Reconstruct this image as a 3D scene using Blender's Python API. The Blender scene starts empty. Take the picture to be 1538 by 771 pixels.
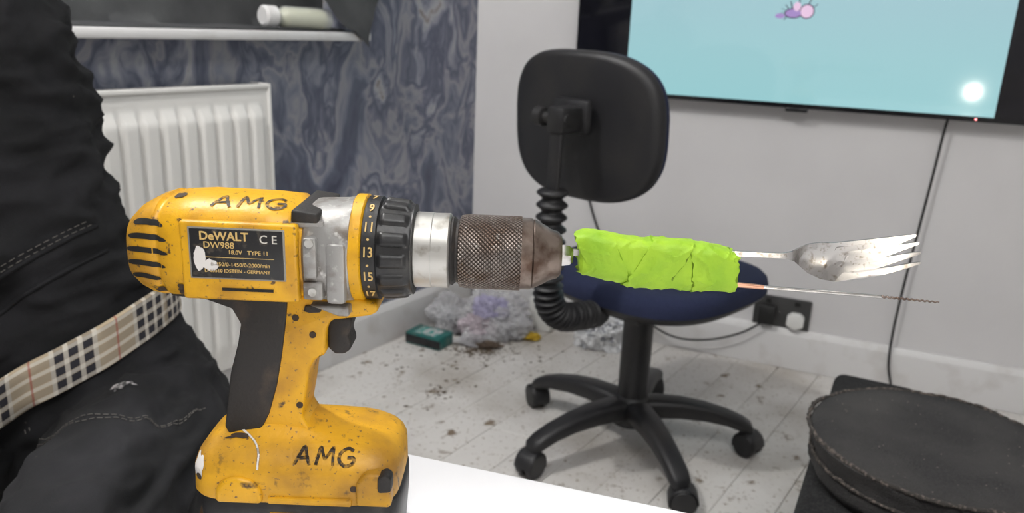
import bpy, bmesh, math, random
from math import sin, cos, pi, radians, sqrt, atan2
from mathutils import Vector, Matrix, noise
from mathutils.bvhtree import BVHTree
random.seed(4)
COL = bpy.context.collection
V = Vector
bpy.context.scene.view_settings.view_transform = 'Standard'

# ------------------------------------------------------------------ materials
def mat(name, col, rough=0.6, metal=0.0, n1=None, n2=None, bump=None, coat=0.0, alpha=1.0, trans=0.0, emis=None, spec=None, n3=None):
    """n1/n2/n3: (scale, colour, ramp_lo, ramp_hi, detail)   bump: (scale, strength, distance)"""
    m = bpy.data.materials.new(name); m.use_nodes = True
    nt = m.node_tree; b = nt.nodes["Principled BSDF"]
    b.inputs["Base Color"].default_value = (*col, 1); b.inputs["Roughness"].default_value = rough
    b.inputs["Metallic"].default_value = metal
    b.inputs["Coat Weight"].default_value = coat
    b.inputs["Alpha"].default_value = alpha
    b.inputs["Transmission Weight"].default_value = trans
    if spec is not None: b.inputs["Specular IOR Level"].default_value = spec
    if emis: b.inputs["Emission Color"].default_value = (*emis[0], 1); b.inputs["Emission Strength"].default_value = emis[1]
    tc = nt.nodes.new("ShaderNodeTexCoord"); last = None
    for n in (n1, n2, n3):
        if not n: continue
        t = nt.nodes.new("ShaderNodeTexNoise"); t.inputs["Scale"].default_value = n[0]; t.inputs["Detail"].default_value = n[4] if len(n) > 4 else 6
        nt.links.new(tc.outputs["Object"], t.inputs["Vector"])
        r = nt.nodes.new("ShaderNodeMapRange"); r.inputs[1].default_value = n[2]; r.inputs[2].default_value = n[3]
        nt.links.new(t.outputs["Fac"], r.inputs[0])
        mx = nt.nodes.new("ShaderNodeMix"); mx.data_type = 'RGBA'
        nt.links.new(r.outputs[0], mx.inputs[0])
        if last: nt.links.new(last, mx.inputs[6])
        else: mx.inputs[6].default_value = (*col, 1)
        mx.inputs[7].default_value = (*n[1], 1); last = mx.outputs[2]
    if last: nt.links.new(last, b.inputs["Base Color"])
    if bump:
        t = nt.nodes.new("ShaderNodeTexNoise"); t.inputs["Scale"].default_value = bump[0]; t.inputs["Detail"].default_value = 5
        nt.links.new(tc.outputs["Object"], t.inputs["Vector"])
        bp = nt.nodes.new("ShaderNodeBump"); bp.inputs["Strength"].default_value = bump[1]; bp.inputs["Distance"].default_value = bump[2] if len(bump) > 2 else 0.01
        nt.links.new(t.outputs["Fac"], bp.inputs["Height"]); nt.links.new(bp.outputs[0], b.inputs["Normal"])
    return m

def marble_wallpaper():
    m = bpy.data.materials.new("marble_wallpaper"); m.use_nodes = True
    nt = m.node_tree; b = nt.nodes["Principled BSDF"]; b.inputs["Roughness"].default_value = 0.5
    tc = nt.nodes.new("ShaderNodeTexCoord")
    mp = nt.nodes.new("ShaderNodeMapping"); mp.inputs["Scale"].default_value = (1, 1, 0.66); mp.inputs["Rotation"].default_value = (0.3, 0.6, 0)
    nt.links.new(tc.outputs["Object"], mp.inputs[0])
    w = nt.nodes.new("ShaderNodeTexNoise"); w.inputs["Scale"].default_value = 4.6; w.inputs["Detail"].default_value = 3
    nt.links.new(mp.outputs[0], w.inputs["Vector"])
    vm = nt.nodes.new("ShaderNodeVectorMath"); vm.operation = 'MULTIPLY_ADD'
    vm.inputs[1].default_value = (0.32, 0.32, 0.32)
    nt.links.new(w.outputs["Color"], vm.inputs[0]); nt.links.new(mp.outputs[0], vm.inputs[2])
    n = nt.nodes.new("ShaderNodeTexNoise"); n.inputs["Scale"].default_value = 5.6; n.inputs["Detail"].default_value = 5; n.inputs["Distortion"].default_value = 0.55; n.inputs["Roughness"].default_value = 0.54
    nt.links.new(vm.outputs[0], n.inputs["Vector"])
    cr = nt.nodes.new("ShaderNodeValToRGB"); e = cr.color_ramp.elements
    stops = [(0.28, (0.055, 0.062, 0.098)), (0.40, (0.115, 0.128, 0.18)), (0.46, (0.22, 0.235, 0.29)), (0.49, (0.31, 0.31, 0.335)), (0.515, (0.18, 0.19, 0.245)), (0.56, (0.09, 0.10, 0.15)), (0.61, (0.24, 0.255, 0.31)), (0.66, (0.40, 0.40, 0.43)), (0.69, (0.25, 0.225, 0.21)), (0.80, (0.12, 0.13, 0.18))]
    e[0].position = stops[0][0]; e[0].color = (*stops[0][1], 1); e[1].position = stops[-1][0]; e[1].color = (*stops[-1][1], 1)
    for p, c in stops[1:-1]:
        x = cr.color_ramp.elements.new(p); x.color = (*c, 1)
    nt.links.new(n.outputs["Fac"], cr.inputs[0])
    nt.links.new(cr.outputs[0], b.inputs["Base Color"])
    return m

def plaid():
    m = bpy.data.materials.new("plaid_cotton"); m.use_nodes = True
    nt = m.node_tree; b = nt.nodes["Principled BSDF"]; b.inputs["Roughness"].default_value = 0.85
    uv = nt.nodes.new("ShaderNodeUVMap"); sp = nt.nodes.new("ShaderNodeSeparateXYZ"); nt.links.new(uv.outputs[0], sp.inputs[0])
    def M(op, a, bv=None):
        k = nt.nodes.new("ShaderNodeMath"); k.operation = op
        nt.links.new(a, k.inputs[0])
        if bv is not None:
            if isinstance(bv, float): k.inputs[1].default_value = bv
            else: nt.links.new(bv, k.inputs[1])
        return k.outputs[0]
    def stripe(chn, period, c, hw):
        f = M('FRACT', M('DIVIDE', chn, period)); return M('LESS_THAN', M('ABSOLUTE', M('SUBTRACT', f, c)), hw)
    def many(chn, period, cs, hw):
        o = None
        for c in cs:
            s = stripe(chn, period, c, hw); o = s if o is None else M('MAXIMUM', o, s)
        return o
    U, W = sp.outputs[0], sp.outputs[1]
    last = None
    def layer(fac, col, amt):
        nonlocal last
        mx = nt.nodes.new("ShaderNodeMix"); mx.data_type = 'RGBA'; nt.links.new(M('MULTIPLY', fac, amt), mx.inputs[0])
        if last is None: mx.inputs[6].default_value = (0.60, 0.49, 0.34, 1)
        else: nt.links.new(last, mx.inputs[6])
        mx.inputs[7].default_value = (*col, 1); last = mx.outputs[2]
    P = 0.105; Q = 0.056
    ub = many(U, P, (0.20, 0.36, 0.52), 0.052); vb = many(W, Q, (0.22, 0.5, 0.78), 0.085)
    uw = many(U, P, (0.12, 0.28, 0.44, 0.60), 0.026); vw = many(W, Q, (0.09, 0.36, 0.64, 0.91), 0.040)
    layer(uw, (0.80, 0.77, 0.70), 0.7); layer(vw, (0.80, 0.77, 0.70), 0.7)
    layer(ub, (0.10, 0.10, 0.12), 0.38); layer(vb, (0.10, 0.10, 0.12), 0.30)
    layer(M('MULTIPLY', ub, vb), (0.010, 0.014, 0.03), 0.92)
    layer(many(U, P, (0.86,), 0.012), (0.45, 0.07, 0.05), 0.6)
    nt.links.new(last, b.inputs["Base Color"])
    return m

def knurled():
    m = mat("chuck_steel", (0.33, 0.29, 0.265), 0.42, 0.7, n1=(48, (0.16, 0.11, 0.085), 0.38, 0.64), n2=(230, (0.50, 0.46, 0.42), 0.60, 0.72))
    nt = m.node_tree; b = nt.nodes["Principled BSDF"]
    def N(op, *a):
        k = nt.nodes.new("ShaderNodeMath"); k.operation = op
        for i, q in enumerate(a):
            if isinstance(q, (int, float)): k.inputs[i].default_value = q
            else: nt.links.new(q, k.inputs[i])
        return k.outputs[0]
    tc = nt.nodes.new("ShaderNodeTexCoord"); sp = nt.nodes.new("ShaderNodeSeparateXYZ"); nt.links.new(tc.outputs["Object"], sp.inputs[0])
    a = N('ARCTAN2', N('SUBTRACT', sp.outputs[2], .861), N('SUBTRACT', sp.outputs[1], .48))
    A = N('MULTIPLY', a, 27.0); B = N('MULTIPLY', sp.outputs[0], 27.0 / .0235)
    h = N('MULTIPLY', N('ABSOLUTE', N('SINE', N('ADD', A, B))), N('ABSOLUTE', N('SINE', N('SUBTRACT', A, B))))
    bp = nt.nodes.new("ShaderNodeBump"); bp.inputs["Strength"].default_value = 1.0; bp.inputs["Distance"].default_value = .0010
    nt.links.new(h, bp.inputs["Height"]); nt.links.new(bp.outputs[0], b.inputs["Normal"])
    old = b.inputs["Base Color"].links[0].from_socket     # darker colour in the knurl grooves, for stronger contrast
    mr = nt.nodes.new("ShaderNodeMapRange"); mr.inputs[1].default_value = .05; mr.inputs[2].default_value = .55; nt.links.new(h, mr.inputs[0])
    mx = nt.nodes.new("ShaderNodeMix"); mx.data_type = 'RGBA'; nt.links.new(mr.outputs[0], mx.inputs[0])
    mx.inputs[6].default_value = (.03, .02, .014, 1); nt.links.new(old, mx.inputs[7]); nt.links.new(mx.outputs[2], b.inputs["Base Color"])
    return m

M_yel = mat("yellow_plastic", (0.74, 0.385, 0.006), 0.42, n1=(34, (0.46, 0.22, 0.012), 0.46, 0.72), n2=(150, (0.10, 0.055, 0.02), 0.645, 0.71), bump=(300, 0.06), n3=(430, (.22, .12, .04), .64, .70))
M_yel2 = mat("yellow_plastic_grimy", (0.72, 0.37, 0.007), 0.48, n1=(22, (0.32, 0.155, 0.018), 0.42, 0.70), n2=(75, (0.08, 0.045, 0.02), 0.62, 0.71), bump=(300, 0.06), n3=(380, (.18, .10, .035), .63, .70))
M_blk = mat("black_plastic", (0.014, 0.014, 0.015), 0.42, n1=(60, (0.05, 0.047, 0.043), 0.55, 0.8), bump=(400, 0.05))
M_rub = mat("black_rubber", (0.018, 0.016, 0.015), 0.60, n1=(50, (0.06, 0.042, 0.03), 0.58, 0.75), bump=(500, 0.15))
M_slot = mat("vent_dark", (0.01, 0.009, 0.008), 0.8)
M_alu = mat("cast_aluminium", (0.34, 0.335, 0.325), 0.50, 0.5, n1=(60, (0.14, 0.11, 0.085), 0.46, 0.68), n2=(200, (0.55, 0.54, 0.52), 0.60, 0.72), bump=(160, 0.05))
M_sil = mat("worn_silver", (0.56, 0.55, 0.52), 0.38, 0.75, n1=(70, (0.20, 0.17, 0.13), 0.54, 0.72))
M_chk = knurled()
M_chk2 = mat("chuck_nose_steel", (0.25, 0.20, 0.17), 0.38, 0.8, n1=(80, (0.09, 0.055, 0.04), 0.42, 0.66))
M_chrome = mat("polished_steel", (0.60, 0.58, 0.56), 0.22, 1.0, n1=(120, (0.35, 0.32, 0.29), 0.55, 0.7))
M_fork = mat("fork_steel", (0.42, 0.405, 0.39), 0.27, 1.0, n1=(160, (0.20, 0.17, 0.14), 0.57, 0.70), n2=(420, (.25, .22, .19), .6, .7))
M_cop = mat("copper", (0.65, 0.35, 0.24), 0.3, 0.9)
M_tape = mat("green_tape", (0.335, 0.55, 0.022), 0.60, n1=(45, (0.24, 0.45, 0.014), 0.4, 0.7), bump=(240, 0.12))
M_lab = mat("label_black", (0.012, 0.012, 0.013), 0.35, n1=(150, (0.10, 0.08, 0.06), 0.60, 0.75))
M_labedge = mat("label_grey", (0.26, 0.25, 0.22), 0.5)
M_ink = mat("print_yellow", (0.66, 0.45, 0.16), 0.5)
M_inkw = mat("print_white", (0.62, 0.59, 0.53), 0.6)
M_marker = mat("marker_ink", (0.035, 0.022, 0.010), 0.6, n1=(260, (0.35, 0.18, 0.01), 0.50, 0.60))
M_paint = mat("white_paint_spill", (0.72, 0.69, 0.66), 0.6)
M_grime = mat("grime", (0.05, 0.032, 0.02), 0.8)
M_table = mat("table_white_laminate", (0.90, 0.90, 0.92), 0.35)
M_wall = mat("wall_paint_white", (0.715, 0.705, 0.71), 0.75, n1=(3, (0.665, 0.655, 0.66), 0.4, 0.7), bump=(90, 0.03))
M_ceil = mat("ceiling_paint", (0.82, 0.82, 0.81), 0.85, bump=(60, 0.05))
M_trim = mat("trim_gloss_white", (0.76, 0.755, 0.755), 0.4, n1=(12, (0.62, 0.60, 0.58), 0.5, 0.75))
M_floor = mat("painted_boards", (0.69, 0.67, 0.645), 0.55, n1=(3.2, (0.45, 0.42, 0.38), 0.46, 0.70, 9), n2=(17, (0.19, 0.14, 0.095), 0.625, 0.70, 10), bump=(50, 0.12), n3=(90, (.33, .28, .23), .60, .69, 6))
M_sub = mat("subfloor_dark", (0.16, 0.14, 0.12), 0.9, n1=(20, (0.35, 0.32, 0.29), .4, .7))
M_rad = mat("radiator_enamel", (0.78, 0.77, 0.745), 0.35)
M_frame = mat("window_frame_pvc", (0.10, 0.10, 0.105), 0.4)
M_glass = mat("night_glass", (0.02, 0.022, 0.03), 0.05, spec=0.6)
M_cloth = mat("dark_grey_sheet", (0.045, 0.047, 0.050), 0.75, n1=(9, (0.075, 0.078, 0.08), .4, .7), bump=(60, 0.2))
M_tv = mat("tv_bezel_black", (0.008, 0.008, 0.010), 0.25)
M_tvg = mat("tv_glass_black", (0.006, 0.006, 0.010), 0.10)
M_chair = mat("chair_black_plastic", (0.014, 0.014, 0.016), 0.45, n1=(12, (0.022, 0.021, 0.021), .45, .7), bump=(600, 0.12))
M_blue = mat("chair_blue_fabric", (0.008, 0.014, 0.048), 0.9, n1=(700, (0.022, 0.03, 0.08), .45, .65), bump=(900, 0.3))
M_cable = mat("cable_black", (0.012, 0.012, 0.012), 0.5)
M_sock = mat("socket_chrome", (0.10, 0.10, 0.10), 0.3, 0.6)
M_plugw = mat("plug_white", (0.8, 0.8, 0.78), 0.4)
M_jean = mat("black_denim", (0.0055, 0.0058, 0.0072), 0.88, n1=(14, (0.014, 0.014, 0.017), 0.42, 0.7), n2=(70, (0.12, 0.10, 0.09), 0.74, 0.785), bump=(900, 0.35, 0.002))
M_stitch = mat("grey_stitch", (0.14, 0.13, 0.12), 0.8)
M_plaid = plaid()
M_skin = mat("skin", (0.55, 0.34, 0.25), 0.5)
M_hair = mat("dark_hair", (0.04, 0.025, 0.015), 0.6, bump=(200, 0.5))
M_eyew = mat("eye_white", (0.8, 0.8, 0.78), 0.2)
M_carpet = mat("speaker_carpet_black", (0.012, 0.012, 0.013), 0.98, n1=(260, (0.035, 0.035, 0.035), .45, .65), bump=(400, 1.0, 0.006))
M_cush = mat("cushion_black_fabric", (0.020, 0.019, 0.020), 0.85, n1=(9, (0.055, 0.052, 0.050), .42, .72, 10), n2=(330, (0.24, 0.21, 0.18), 0.71, 0.75), n3=(900, (.06, .057, .055), .5, .62), bump=(450, 0.8, 0.004))
M_pipe = mat("frayed_piping", (0.045, 0.040, 0.036), 0.9, n1=(180, (0.17, 0.14, 0.12), .50, .62), bump=(600, 0.8, 0.003))
M_bag = mat("clear_plastic", (0.84, 0.84, 0.86), 0.16, alpha=0.44, n1=(22, (0.58, 0.57, 0.60), .4, .65), bump=(60, 0.9))
M_bagl = mat("lilac_plastic", (0.60, 0.57, 0.80), 0.2, alpha=0.6, bump=(50, 0.8))
M_bagw = mat("white_plastic", (0.84, 0.85, 0.87), 0.25, n1=(18, (0.58, 0.61, 0.66), .5, .7), bump=(45, 0.8))
M_bagp = mat("pink_film", (0.76, 0.66, 0.72), 0.2, alpha=0.6, bump=(50, 0.8))
M_bluei = mat("blue_print", (0.03, 0.045, 0.14), 0.5)
M_teal = mat("teal_card", (0.01, 0.12, 0.11), 0.4, n1=(30, (0.10, 0.18, 0.16), .5, .7))
M_card = mat("box_card", (0.25, 0.10, 0.07), 0.6)
M_yc = mat("yellow_wrapper", (0.65, 0.45, 0.04), 0.5)
M_deb = mat("debris_brown", (0.10, 0.07, 0.045), 0.9, n1=(40, (0.25, 0.21, 0.17), .5, .7))
M_wood = mat("stool_wood", (0.30, 0.18, 0.09), 0.5, n1=(12, (0.2, 0.11, 0.05), .4, .6))
M_cream = mat("cream_contents", (0.62, 0.61, 0.44), 0.4)
M_jar = mat("jar_glass", (0.80, 0.84, 0.80), 0.08, alpha=0.35)
M_wallp = marble_wallpaper()

# ------------------------------------------------------------------ mesh helpers
def parent_to(o, p):
    if p is not None:
        o.parent = p; o.matrix_parent_inverse = Matrix.Translation(-p.location)
def empty(name, loc=(0, 0, 0)):
    e = bpy.data.objects.new(name, None); e.location = loc; e.empty_display_size = 0.05; COL.objects.link(e); return e
def mk(name, vs, fs, m, parent=None, angle=38, uvs=None):
    me = bpy.data.meshes.new(name); me.from_pydata([tuple(v) for v in vs], [], fs); me.update()
    bm = bmesh.new(); bm.from_mesh(me); bmesh.ops.recalc_face_normals(bm, faces=bm.faces)
    if uvs:
        Lr = bm.loops.layers.uv.new("UVMap"); bm.verts.index_update()
        for f in bm.faces:
            for l in f.loops: l[Lr].uv = uvs[l.vert.index]
    bm.to_mesh(me); bm.free()
    me.shade_smooth(); me.set_sharp_from_angle(angle=radians(angle))
    if m: me.materials.append(m)
    o = bpy.data.objects.new(name, me); COL.objects.link(o); parent_to(o, parent); return o
def slab(name, pts, y0, y1, m, parent=None, bev=0.003, seg=3, frame=None, angle=38):
    fr = frame or (lambda a, y, b: V((a, y, b)))
    bm = bmesh.new()
    vs = [bm.verts.new(fr(a, y0, b)) for a, b in pts]
    f = bm.faces.new(vs)
    r = bmesh.ops.extrude_face_region(bm, geom=[f])
    d = fr(0, y1, 0) - fr(0, y0, 0)
    for g in r['geom']:
        if isinstance(g, bmesh.types.BMVert): g.co += d
    bmesh.ops.recalc_face_normals(bm, faces=bm.faces)
    if bev > 0:
        bmesh.ops.bevel(bm, geom=list(bm.edges), offset=bev, segments=seg, profile=0.5, affect='EDGES', clamp_overlap=True)
    me = bpy.data.meshes.new(name); bm.to_mesh(me); bm.free()
    me.shade_smooth(); me.set_sharp_from_angle(angle=radians(angle)); me.materials.append(m)
    o = bpy.data.objects.new(name, me); COL.objects.link(o); parent_to(o, parent); return o
def box(name, lo, hi, m, parent=None, bev=0.002, frame=None, seg=2):
    return slab(name, [(lo[0], lo[2]), (hi[0], lo[2]), (hi[0], hi[2]), (lo[0], hi[2])], lo[1], hi[1], m, parent, bev, seg, frame)
def sring(c, A, B, a, b, e=2.0, n=32):
    out = []
    for i in range(n):
        t = 2 * pi * i / n; ct, st = cos(t), sin(t)
        out.append(c + A * (a * math.copysign(abs(ct) ** (2 / e), ct)) + B * (b * math.copysign(abs(st) ** (2 / e), st)))
    return out
def loft(name, rings, m=None, parent=None, caps=True, angle=38, closed=False, make=True):
    n = len(rings[0]); vs = [v for r in rings for v in r]; fs = []
    R_ = len(rings)
    for i in range(R_ if closed else R_ - 1):
        j = (i + 1) % R_
        for k in range(n):
            fs.append((i * n + k, i * n + (k + 1) % n, j * n + (k + 1) % n, j * n + k))
    if caps and not closed:
        fs.append(tuple(range(n))); fs.append(tuple((R_ - 1) * n + k for k in range(n)))
    if not make: return vs, fs
    return mk(name, vs, fs, m, parent, angle)
def lathe(name, prof, c, axis, m, parent=None, n=64, caps=True, rf=None, angle=38):
    axis = V(axis).normalized(); A = axis.orthogonal().normalized(); B = axis.cross(A)
    rings = []
    for (x, r) in prof:
        rings.append([V(c) + axis * x + (A * cos(2 * pi * k / n) + B * sin(2 * pi * k / n)) * (r + (rf(x, 2 * pi * k / n) if rf else 0)) for k in range(n)])
    return loft(name, rings, m, parent, caps, angle)
def catmull(P, sub=8):
    P = [V(p) for p in P]; out = []
    Q = [2 * P[0] - P[1]] + P + [2 * P[-1] - P[-2]]
    for i in range(1, len(Q) - 2):
        for s in range(sub):
            t = s / sub; a, b, c, d = Q[i - 1], Q[i], Q[i + 1], Q[i + 2]
            out.append(0.5 * ((2 * b) + (c - a) * t + (2 * a - 5 * b + 4 * c - d) * t * t + (3 * b - a - 3 * c + d) * t ** 3))
    out.append(P[-1]); return out
def tube_rings(path, rad, n=12):
    rings = []; T0 = (path[1] - path[0]).normalized(); A = T0.orthogonal().normalized()
    for i, p in enumerate(path):
        T = (path[min(i + 1, len(path) - 1)] - path[max(i - 1, 0)]).normalized()
        A = (A - T * A.dot(T)).normalized(); B = T.cross(A)
        r = rad(i / (len(path) - 1)) if callable(rad) else rad
        rings.append([p + (A * cos(2 * pi * k / n) + B * sin(2 * pi * k / n)) * r for k in range(n)])
    return rings
def tube(name, P, rad, m, parent=None, n=12, sub=8, angle=60):
    path = catmull(P, sub) if sub > 1 else [V(p) for p in P]
    return loft(name, tube_rings(path, rad, n), m, parent, True, angle)
def text(name, s, size, loc, rot, m, parent=None, ext=0.0002, xs=1.0, target=None, dirv=None, bold=0.0):
    cu = bpy.data.curves.new(name, 'FONT'); cu.body = s; cu.size = size; cu.extrude = ext; cu.align_x = 'CENTER'; cu.align_y = 'CENTER'; cu.offset = bold; cu.resolution_u = 3
    t = bpy.data.objects.new(name + "_tmp", cu)
    me = t.to_mesh().copy(); t.to_mesh_clear()
    bpy.data.objects.remove(t)
    Mx = Matrix.Translation(V(loc)) @ rot.to_4x4() @ Matrix.Diagonal((xs, 1, 1, 1))
    me.transform(Mx); me.materials.clear(); me.materials.append(m)
    o = bpy.data.objects.new(name, me); COL.objects.link(o); parent_to(o, parent)
    if target: project(o, target, dirv)
    return o
def bvh_of(o):
    me = o.data
    return BVHTree.FromPolygons([v.co.copy() for v in me.vertices], [tuple(p.vertices) for p in me.polygons])
def project(o, bvh, d, eps=0.0004, back=.15):
    d = V(d).normalized()
    for v in o.data.vertices:
        h = bvh.ray_cast(v.co - d * back, d)
        if h[0] is not None:
            n = h[1] if h[1].dot(d) < 0 else -h[1]
            v.co = h[0] + n * eps
    o.data.update()
def blob(name, c, rx, rz, bvh, d, m, parent, seed=0, n=22, eps=0.0005, rough=0.35):
    vs = [V(c)]; fs = []; K = 4
    for k in range(1, K + 1):
        for i in range(n):
            t = 2 * pi * i / n; q = 1 + rough * noise.noise(V((cos(t) * 1.5 + seed, sin(t) * 1.5, seed * .7))) * 2
            vs.append(V(c) + V((cos(t) * rx * q * k / K, 0, sin(t) * rz * q * k / K)))
    for i in range(n): fs.append((0, 1 + i, 1 + (i + 1) % n))
    for k in range(K - 1):
        for i in range(n):
            a = 1 + k * n; fs.append((a + i, a + (i + 1) % n, a + n + (i + 1) % n, a + n + i))
    o = mk(name, vs, fs, m, parent)
    project(o, bvh, d, eps); return o
GLYPH = {'A': [[(0, 0), (.2, .55), (.38, 1), (.55, .5), (.75, -.02)], [(.1, .33), (.68, .38)]],
         'M': [[(0, 0), (.06, .5), (.12, 1), (.28, .62), (.42, .35), (.6, .7), (.76, 1), (.80, .5), (.86, 0)]],
         'G': [[(.72, .86), (.42, 1), (.10, .72), (.06, .3), (.38, 0), (.74, .16), (.76, .46), (.45, .46)]]}
def handwrite(name, s, o, U, W, size, r, bvh, d, m, parent):
    vs_, fs_ = [], []; x = 0
    for chh in s:
        for st_ in GLYPH[chh]:
            path = catmull([V(o) + V(U) * (x + a) * size + V(W) * b * size for a, b in st_], 5)
            v_, f_ = loft("", tube_rings(path, r, 6), make=False); k = len(vs_); vs_ += v_; fs_ += [tuple(k + i for i in f) for f in f_]
        x += 1.08
    ob = mk(name, vs_, fs_, m, parent); project(ob, bvh, d, .0004); return ob
RX90 = Matrix.Rotation(pi / 2, 3, 'X')

# ------------------------------------------------------------------ room
C0 = V((-0.147, 2.743, 0)); L = V((-0.563, -0.826, 0)).normalized(); R = V((0.918, -0.397, 0)).normalized()
nL = V((-L.y, L.x, 0)); nL = nL if nL.x > 0 else -nL
nR = V((R.y, -R.x, 0)); nR = nR if nR.y < 0 else -nR
UP = V((0, 0, 1))
def LW(s, o, z): return C0 + L * s + nL * o + UP * z
def RW(s, o, z): return C0 + R * s + nR * o + UP * z
LL, LR, H = 4.7, 3.7, 2.4
WS0, WS1, WZ0, WZ1 = 0.60, 2.05, 0.940, 2.0
def wallpieces(name, F, pieces, m):
    vs = []; fs = []
    for (a0, a1, z0, z1) in pieces:
        b = len(vs)
        for (a, o, z) in [(a0, 0, z0), (a1, 0, z0), (a1, 0, z1), (a0, 0, z1), (a0, -.16, z0), (a1, -.16, z0), (a1, -.16, z1), (a0, -.16, z1)]: vs.append(F(a, o, z))
        for f in [(0, 1, 2, 3), (4, 5, 6, 7), (0, 1, 5, 4), (1, 2, 6, 5), (2, 3, 7, 6), (3, 0, 4, 7)]: fs.append(tuple(b + i for i in f))
    return mk(name, vs, fs, m)
wallpieces("wall_left", LW, [(0, WS0, 0, H), (WS0, WS1, 0, WZ0), (WS0, WS1, WZ1, H), (WS1, LL, 0, H)], M_wallp)
wallpieces("wall_back", RW, [(-0.2, LR, 0, H)], M_wall)
D1 = C0 + L * LL; D2 = C0 + R * LR
def W3(s, o, z): return D1 + R * s - L * o + UP * z
def W4(s, o, z): return D2 + L * s - R * o + UP * z
wallpieces("wall_front", W3, [(-.2, LR + .2, 0, H)], M_wall)
wallpieces("wall_right", W4, [(0, LL + .2, 0, H)], M_wall)
def par(name, z0, z1, m, ex=0.14):
    P = [C0 - L * ex - R * ex, C0 + L * (LL + ex) - R * ex, C0 + L * (LL + ex) + R * (LR + ex), C0 - L * ex + R * (LR + ex)]
    vs = [p + UP * z0 for p in P] + [p + UP * z1 for p in P]
    return mk(name, vs, [(0, 1, 2, 3), (4, 5, 6, 7), (0, 1, 5, 4), (1, 2, 6, 5), (2, 3, 7, 6), (3, 0, 4, 7)], m)
par("ceiling", H, H + .1, M_ceil)
vs = []; fs = []
def addbox(F, a0, a1, b0, b1, z0, z1):
    b = len(vs); t = 0.002
    for (a, o, z) in [(a0, b0, z0), (a1, b0, z0), (a1, b1, z0), (a0, b1, z0), (a0 , b0, z1 - t), (a1, b0, z1 - t), (a1, b1, z1 - t), (a0, b1, z1 - t),
                      (a0 + t, b0 + t, z1), (a1 - t, b0 + t, z1), (a1 - t, b1 - t, z1), (a0 + t, b1 - t, z1)]: vs.append(F(a, o, z))
    for f in [(0, 1, 2, 3), (0, 1, 5, 4), (1, 2, 6, 5), (2, 3, 7, 6), (3, 0, 4, 7), (4, 5, 9, 8), (5, 6, 10, 9), (6, 7, 11, 10), (7, 4, 8, 11), (8, 9, 10, 11)]: fs.append(tuple(b + i for i in f))
def FL(a, b, z): return C0 + L * a + R * b + UP * z
b = -0.1
while b < LR + .1:
    a = -0.1 - random.random() * 0.8; g_ = random.choice([.0006, .001, .001, .002, .0035])
    while a < LL + .1:
        a1 = a + random.uniform(1.1, 2.4)
        addbox(FL, max(a, -.1), a1 - .0015, b, b + .12 - g_, -.02, random.uniform(-.0012, 0.0))
        a = a1
    b += .12
fl = mk("floor", vs, fs, M_floor, angle=20)
sub = par("floor_subfloor", -.08, -.0205, M_sub); parent_to(sub, fl)
def board(name, F, s0, s1, h=0.13):
    return slab(name, [(0.0, 0.0), (0.018, 0.0), (0.018, h - .02), (0.010, h), (0.0, h)], s0, s1, M_trim, None, 0.0015, 2, frame=lambda a, y, z: F(y, a, z))
board("baseboard_left", LW, 0.02, LL); board("baseboard_back", RW, 0.02, LR)
board("baseboard_front", W3, 0.0, LR); board("baseboard_right", W4, 0.0, LL)
win = empty("window_1", LW(1.3, -.08, 1.4))
fr = lambda a, y, z: LW(a, y, z)
for nm, a0, a1, z0, z1 in [("frame_bottom", WS0, WS1, .965, 1.02), ("frame_top", WS0, WS1, 1.95, 2.0), ("frame_side", WS0, WS0 + .05, 1.02, 1.95), ("frame_side_far", WS1 - .05, WS1, 1.02, 1.95), ("mullion", 1.3, 1.35, 1.02, 1.95)]:
    box(nm, (a0, -.155, z0), (a1, -.115, z1), M_frame, win, .004, fr)
box("pane", (WS0 + .05, -.14, 1.02), (WS1 - .05, -.135, 1.95), M_glass, win, 0, fr)
box("trim_sill", (0.585, -.158, .941), (2.1, .085, .963), M_trim, None, .004, fr)

# radiator
rad = empty("radiator", LW(1.3, .06, .5))
s0, s1, z0, z1 = 0.932, 1.66, .15, .835
def sm(x): x = max(0, min(1, x)); return x * x * (3 - 2 * x)
vs = []; fs = []; NS = int((s1 - s0) / .0045); NZ = 44
for i in range(NS + 1):
    s = s0 + (s1 - s0) * i / NS; ph = ((s - s0 - .02) / .045) % 1.0
    pr = sm((0.5 - abs(ph - .5)) / .16 - .25)
    for j in range(NZ + 1):
        z = z0 + (z1 - z0) * j / NZ
        e = sm((z1 - .045 - z) / .02) * sm((z - z0 - .035) / .02) * (1 if s0 + .02 < s < s1 - .02 else 0)
        o = .086 + .014 * pr * e
        if i in (0, NS): o = .08
        if j in (0, NZ): o = .082
        vs.append(LW(s, o, z))
for i in range(NS):
    for j in range(NZ): fs.append((i * (NZ + 1) + j, (i + 1) * (NZ + 1) + j, (i + 1) * (NZ + 1) + j + 1, i * (NZ + 1) + j + 1))
mk("front_panel", vs, fs, M_rad, rad, 80)
box("rear_panel", (s0, .025, z0), (s1, .035, z1 - .01), M_rad, rad, .002, fr)
box("side_cover", (s0 - .004, .022, z0 + .02), (s0 + .006, .09, z1 + .006), M_rad, rad, .003, fr)
box("side_cover_far", (s1 - .006, .022, z0 + .02), (s1 + .004, .09, z1 + .006), M_rad, rad, .003, fr)
for k in range(36):
    a = s0 + .012 + k * .0195
    box("grille_%d" % k, (a, .034, z1 - .004), (a + .013, .082, z1 + .003), M_rad, rad, 0, fr)
box("grille_edge", (s0, .08, z1 - .006), (s1, .09, z1 + .005), M_rad, rad, .002, fr)
tube("pipe", [LW(s0 + .03, .055, z0 + .03), LW(s0 + .03, .055, .08), LW(s0 + .03, .055, 0.0)], .008, M_rad, rad)
lathe("valve", [(0, .012), (.01, .016), (.04, .016), (.045, .012)], LW(s0 + .03, .055, .085), UP, M_rad, rad, 24)
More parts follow.
